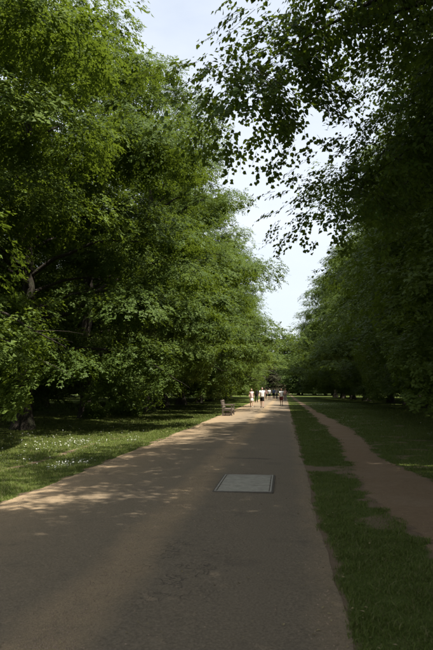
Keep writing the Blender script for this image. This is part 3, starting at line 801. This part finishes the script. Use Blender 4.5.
def limb_tube(bm, pts, rad, k=12, cap=True, mi=0):
    pts = [Vector(p) for p in pts]; L = []
    for i, p in enumerate(pts):
        t = (pts[min(i + 1, len(pts) - 1)] - pts[max(i - 1, 0)]).normalized()
        q = Vector((0, 0, 1)).rotation_difference(t)
        rr_ = rad[i] if isinstance(rad[i], tuple) else (rad[i], rad[i])
        L.append([bm.verts.new(p + q @ Vector((rr_[0] * math.cos(a), rr_[1] * math.sin(a), 0))) for a in [j * 2 * math.pi / k for j in range(k)]])
    for a, b in zip(L[:-1], L[1:]):
        for i in range(k):
            f = bm.faces.new((a[i], a[(i + 1) % k], b[(i + 1) % k], b[i])); f.smooth = True; f.material_index = mi
    if cap:
        f = bm.faces.new(L[0][::-1]); f.material_index = mi; f = bm.faces.new(L[-1]); f.material_index = mi

def person(loc, rz, label, height=1.75, stride=0.25, arm=0.25, female=False, skin=0, hair=0, hair_len=0.0, top='white', bottom='navy',
           bottom_kind='shorts', sleeve=0.55, shoe=None, bend=0.3):
    e = empty('person', loc, rz); tag(e, label, 'person', 'people out on the avenue'); k = height / 1.75; e.scale = (k, k, k)
    sw = 0.165 if female else 0.185; hw = 0.095
    # faces -y; stride puts the left foot forward (-y)
    J = {}
    J['pel'] = (0, 0, 0.96); J['wst'] = (0, 0.0, 1.10); J['chs'] = (0, -0.005, 1.30); J['nck'] = (0, 0.005, 1.475); J['hd'] = (0, -0.005, 1.55)
    for s, nm in ((1, 'l'), (-1, 'r')):
        st = stride * (-1 if nm == 'l' else 1)          # forward is -y
        J['hip' + nm] = (s * hw, 0.0, 0.90)
        if st <= 0: kn = (s * 0.095, st * 0.72 - 0.03, 0.50); an = (s * 0.09, st * 1.15, 0.085); lift = 0
        else: kn = (s * 0.095, st * 0.25, 0.49); an = (s * 0.09, st * 1.25, 0.085 + 0.18 * stride)
        J['kn' + nm] = kn; J['an' + nm] = an
        J['to' + nm] = (an[0] + s * 0.02, an[1] - 0.15, 0.035 if st <= 0 else 0.03)
        J['sh' + nm] = (s * sw, 0.005, 1.425)
        af = arm * (1 if nm == 'l' else -1)             # arms swing against the legs
        el = (s * (sw + 0.055), 0.03 + af * 0.55, 1.155); J['el' + nm] = el
        wr = (s * (sw + 0.06), el[1] + af * 0.45 - 0.10 - bend * 0.25, 0.92 + bend * 0.22); J['wr' + nm] = wr
        d = Vector(wr) - Vector(el); d.normalize()
        J['pm' + nm] = tuple(Vector(wr) + d * 0.075)
    names = list(J); idx = {n: i for i, n in enumerate(names)}
    wst = (0.115, 0.09) if female else (0.135, 0.10)
    rad = {'pel': (0.15, 0.115), 'wst': wst, 'chs': (0.145, 0.105) if female else (0.165, 0.115), 'nck': (0.055, 0.058), 'hd': (0.05, 0.055)}
    for nm in 'lr':
        rad['hip' + nm] = 0.088; rad['kn' + nm] = 0.056; rad['an' + nm] = 0.037; rad['to' + nm] = 0.032
        rad['sh' + nm] = 0.058; rad['el' + nm] = 0.041; rad['wr' + nm] = 0.027; rad['pm' + nm] = (0.034, 0.02)
    E = [('pel', 'wst'), ('wst', 'chs'), ('chs', 'nck'), ('nck', 'hd')]
    for nm in 'lr': E += [('pel', 'hip' + nm), ('hip' + nm, 'kn' + nm), ('kn' + nm, 'an' + nm), ('an' + nm, 'to' + nm), ('chs', 'sh' + nm), ('sh' + nm, 'el' + nm), ('el' + nm, 'wr' + nm), ('wr' + nm, 'pm' + nm)]
    me = skin_mesh([J[n] for n in names], [(idx[a], idx[b]) for a, b in E], [rad[n] for n in names])
    bm = bmesh.new(); bm.from_mesh(me); bpy.data.meshes.remove(me)
    for f in bm.faces: f.material_index = 0; f.smooth = True
    # fingers and thumb
    for s, nm in ((1, 'l'), (-1, 'r')):
        wr, pm = Vector(J['wr' + nm]), Vector(J['pm' + nm]); d = (pm - wr).normalized()
        fw = Vector((0, -1, 0)); fw = (fw - d * fw.dot(d)).normalized(); inn = d.cross(fw) * 1.0
        if inn.x * s > 0: inn = -inn
        for q, ln in enumerate((0.068, 0.078, 0.073, 0.058)):
            b = pm + fw * (0.024 - 0.016 * q) + d * 0.01
            limb_tube(bm, [b, b + d * ln * 0.5 + inn * 0.008, b + d * ln * 0.85 + inn * 0.028], [0.009, 0.0085, 0.006], 6)
        b = wr + d * 0.03 + fw * 0.028
        limb_tube(bm, [b, b + d * 0.03 + fw * 0.018 + inn * 0.01, b + d * 0.058 + fw * 0.016 + inn * 0.02], [0.011, 0.010, 0.007], 6)
    # head
    hc = Vector((0, -0.02, 1.638))
    r0 = bmesh.ops.create_uvsphere(bm, u_segments=24, v_segments=18, radius=1.0)
    for v in r0['verts']:
        c = v.co.copy(); x, y, z = c
        jaw = 1 - 0.28 * max(0, -z) ** 1.2
        c = Vector((x * 0.076 * jaw, y * 0.096 * (1 - 0.1 * max(0, -z)), z * 0.118))
        if y < -0.5: c.y -= 0.017 * math.exp(-((x) / 0.16) ** 2 - ((z + 0.12) / 0.2) ** 2)      # nose
        if y < -0.3: c.y += 0.010 * (math.exp(-((abs(x) - 0.42) / 0.2) ** 2 - ((z - 0.06) / 0.13) ** 2))  # eye sockets
        if y < -0.3: c.y -= 0.006 * math.exp(-(x / 0.3) ** 2 - ((z + 0.82) / 0.15) ** 2)        # chin
        v.co = hc + c
    for f in bm.faces:
        if f.verts[0] in r0['verts']: f.smooth = True
    for s in (-1, 1):
        for cx, cy, cz, rx, ry, rz2, mi in ((s * 0.031, -0.083, 0.008, 0.012, 0.006, 0.006, 1), (s * 0.077, 0.006, -0.005, 0.008, 0.02, 0.032, 0)):
            q = bmesh.ops.create_uvsphere(bm, u_segments=8, v_segments=6, radius=1.0)
            for v in q['verts']: v.co = hc + Vector((cx + v.co.x * rx, cy + v.co.y * ry, cz + v.co.z * rz2))
            for f in {f for v in q['verts'] for f in v.link_faces}: f.material_index = mi; f.smooth = True
    q = bmesh.ops.create_uvsphere(bm, u_segments=8, v_segments=6, radius=1.0)
    for v in q['verts']: v.co = hc + Vector((v.co.x * 0.022, -0.088 + v.co.y * 0.006, -0.052 + v.co.z * 0.007))
    for f in {f for v in q['verts'] for f in v.link_faces}: f.material_index = 2; f.smooth = True
    body = bm_mesh('body', bm); body.materials.append(SKIN[skin]); body.materials.append(M_EYE); body.materials.append(M_LIP)
    link('body', body, e)
    # hair
    bm = bmesh.new(); r0 = bmesh.ops.create_uvsphere(bm, u_segments=22, v_segments=16, radius=1.0)
    kill = []
    for v in r0['verts']:
        x, y, z = v.co
        front = y < -0.25
        if (front and z < 0.52) or (not front and z < (-0.35 if hair_len == 0 else -0.6)) or (abs(x) > 0.8 and y < 0.05 and z < 0.1): kill.append(v)
        jit = 1 + 0.03 * math.sin(x * 17 + z * 11) * math.cos(y * 13)
        v.co = hc + Vector((x * 0.086 * jit, y * 0.105 * jit + 0.006, z * 0.128 * jit))
    bmesh.ops.delete(bm, geom=kill, context='VERTS')
    if hair_len > 0:
        limb_tube(bm, [hc + Vector((0, 0.06, 0.04)), hc + Vector((0, 0.10, -0.06)), hc + Vector((0, 0.105, -0.06 - hair_len * 0.6)), hc + Vector((0, 0.09, -0.07 - hair_len))], [(0.05, 0.05), (0.075, 0.04), (0.085, 0.032), (0.05, 0.015)], 12)
    link('hair', bm_mesh('hair', bm, HAIR[hair], True), e)
    # top
    bm = bmesh.new()
    c = 0.018
    hem = 0.90 if bottom_kind != 'dress' else 0.80
    sh = 0.205 if not female else 0.185
    ring_loft(bm, [(0, 0, hem, 0.178, 0.138), (0, 0, hem + .10, 0.170, 0.130), (0, 0, 1.10, wst[0] + .038, wst[1] + .032), (0, -.005, 1.26, sh - .018, 0.132), (0, -.003, 1.36, sh, 0.125),
                   (0, .002, 1.435, sh - .01, 0.098), (0, .005, 1.475, 0.125, 0.082), (0, .005, 1.492, 0.075, 0.068)], 22)
    if sleeve > 0:
        for nm in 'lr':
            a, b = Vector(J['sh' + nm]), Vector(J['el' + nm]); w = Vector(J['wr' + nm])
            a2 = a + Vector((-a.x * 0.25, 0, 0.01))
            if sleeve <= 1: limb_tube(bm, [a2, a, a.lerp(b, sleeve * 0.6), a.lerp(b, sleeve)], [0.06, 0.068, 0.064, 0.064], 14)
            else: limb_tube(bm, [a2, a, a.lerp(b, 0.6), b, b.lerp(w, 0.6), b.lerp(w, 0.95)], [0.07, 0.077, 0.062, 0.056, 0.046, 0.04], 14)
    link('top', bm_mesh('top', bm, CL[top]), e)
    # bottom
    bm = bmesh.new()
    if bottom_kind in ('shorts', 'trousers'):
        ring_loft(bm, [(0, 0, 0.83, 0.160, 0.120), (0, 0, 0.90, 0.172, 0.132), (0, 0, 0.99, 0.160, 0.122)], 20)
        for nm in 'lr':
            h_, kn, an = Vector(J['hip' + nm]), Vector(J['kn' + nm]), Vector(J['an' + nm])
            if bottom_kind == 'shorts': limb_tube(bm, [h_ + Vector((0, 0, .03)), h_.lerp(kn, .3), h_.lerp(kn, .62), h_.lerp(kn, .80)], [0.092, 0.098, 0.094, 0.096], 14)
            else: limb_tube(bm, [h_ + Vector((0, 0, .03)), h_.lerp(kn, .4), kn, kn.lerp(an, .5), kn.lerp(an, .97)], [0.094, 0.094, 0.072, 0.066, 0.058], 14)
        nmn = bottom_kind
    else:
        z1 = 0.52 if bottom_kind == 'dress' else 0.56
        kx = 0.23
        ring_loft(bm, [(0, 0, z1, kx, kx * 0.9), (0, 0, 0.70, 0.205, 0.17), (0, 0, 0.86, 0.185, 0.142), (0, 0, 0.98, 0.160, 0.122)], 24, True)
        nmn = 'skirt'
    link(nmn, bm_mesh(nmn, bm, CL[bottom]), e)
    # shoes
    for nm in 'lr':
        bm = bmesh.new(); an, to = Vector(J['an' + nm]), Vector(J['to' + nm])
        z0 = to.z + 0.012
        limb_tube(bm, [an + Vector((0, 0.055, -0.045)), an + Vector((0, 0.03, -0.035)), an.lerp(to, 0.45) + Vector((0, 0, -0.005)), to + Vector((0, 0.02, 0.006)), to + Vector((0, -0.055, 0.0))], [(0.02, 0.02), (0.04, 0.042), (0.043, 0.042), (0.045, 0.032), (0.022, 0.016)], 12)
        link('shoe', bm_mesh('shoe', bm, shoe or M_SHOE_W), e)
    # stand the lowest sole on the road
    zmin = min((c.matrix_basis @ v.co).z for c in e.children for v in c.data.vertices)
    u = min(max((loc[0] - RXL) / (RXR - RXL), 0), 1)
    e.location.z = 0.006 + 0.03 * (1 - (2 * u - 1) ** 2) - zmin * k
    return e

def spot(px, py): q = pix(px, py); return (q[0], q[1], 0)
person(spot(251.5, 407.8), 0.1, 'woman in a pale pink top and cream skirt walking beside the man in black shorts', 1.66, 0.16, 0.12, True, 0, 2, 0.22, 'pink', 'cream', 'skirt', 0.35, None)
person(spot(262.0, 408.2), 0.0, 'man in a white T-shirt and black shorts walking with bare legs', 1.78, 0.22, 0.22, False, 0, 3, 0, 'white', 'black', 'shorts', 0.6, M_SHOE_D)
person(spot(281.0, 405.9), 0.0, 'person in a loose white top and dark red shorts at the path-side road edge', 1.70, 0.20, 0.22, True, 1, 1, 0.15, 'white', 'red', 'shorts', 0.6, M_SHOE_D)
person(spot(256.4, 402.6), 0.2, 'person dressed all in black walking behind the couple', 1.70, 0.18, 0.15, False, 1, 0, 0, 'black', 'black', 'trousers', 1.5, M_SHOE_D)
person(spot(269.2, 400.2), 0.0, 'person in a white shirt and navy shorts on the road ahead of the dark-dressed group', 1.72, 0.2, 0.2, False, 1, 0, 0, 'white', 'navy', 'shorts', 0.6, None)
person(spot(273.6, 399.2), 0.1, 'person in a blue top and black trousers in the far group', 1.74, 0.15, 0.1, False, 2, 0, 0, 'blue', 'black', 'trousers', 1.5, M_SHOE_D)
person(spot(276.4, 399.5), -0.1, 'person in a grey top and navy trousers in the far group', 1.68, 0.15, 0.1, True, 1, 1, 0.2, 'grey', 'navy', 'trousers', 1.5, M_SHOE_D)
person(spot(265.9, 399.4), 0.1, 'person in a rose top and black trousers near the copper beech', 1.66, 0.15, 0.1, True, 0, 1, 0.2, 'rose', 'black', 'trousers', 0.5, M_SHOE_D)
person(spot(284.9, 401.2), 0.0, 'person in a rose-grey top and grey trousers behind the loose white top', 1.70, 0.15, 0.12, True, 0, 2, 0.2, 'rose', 'grey', 'trousers', 0.6, None)

# ------------------------------------------------------------------ shrubs at the trunk feet
for i, (x, y, rx, rz_, lab) in enumerate([(-9.7, 38.6, 1.0, 1.5, 'dark bushy shrub on the lawn between trunks near the bench'),
                                         (-10.6, 34.6, 0.6, 0.8, 'low yellow-green shrub at the foot of a lime trunk')]):
    e = empty('shrub', (x, y, 0)); tag(e, lab, 'shrub')
    T = Tubes()
    r = np.random.default_rng(700 + i)
    for q in range(9):
        a = r.uniform(0, 6.28); d = np.array([math.cos(a) * rx * .7, math.sin(a) * rx * .7, rz_ * .85])
        T.add(np.stack([d * 0 + [0, 0, -.05], d * np.array([.4, .4, .55]), d]), [0.02, 0.014, 0.005], 5)
    link('stems', T.mesh('shrub_stems', M_BARK), e)
    link('foliage', leaf_ball('shrub_foliage', 800 + i, 5200, rx, rz_, 0.10, M_LEAF if i == 0 else M_SHRUB), e)
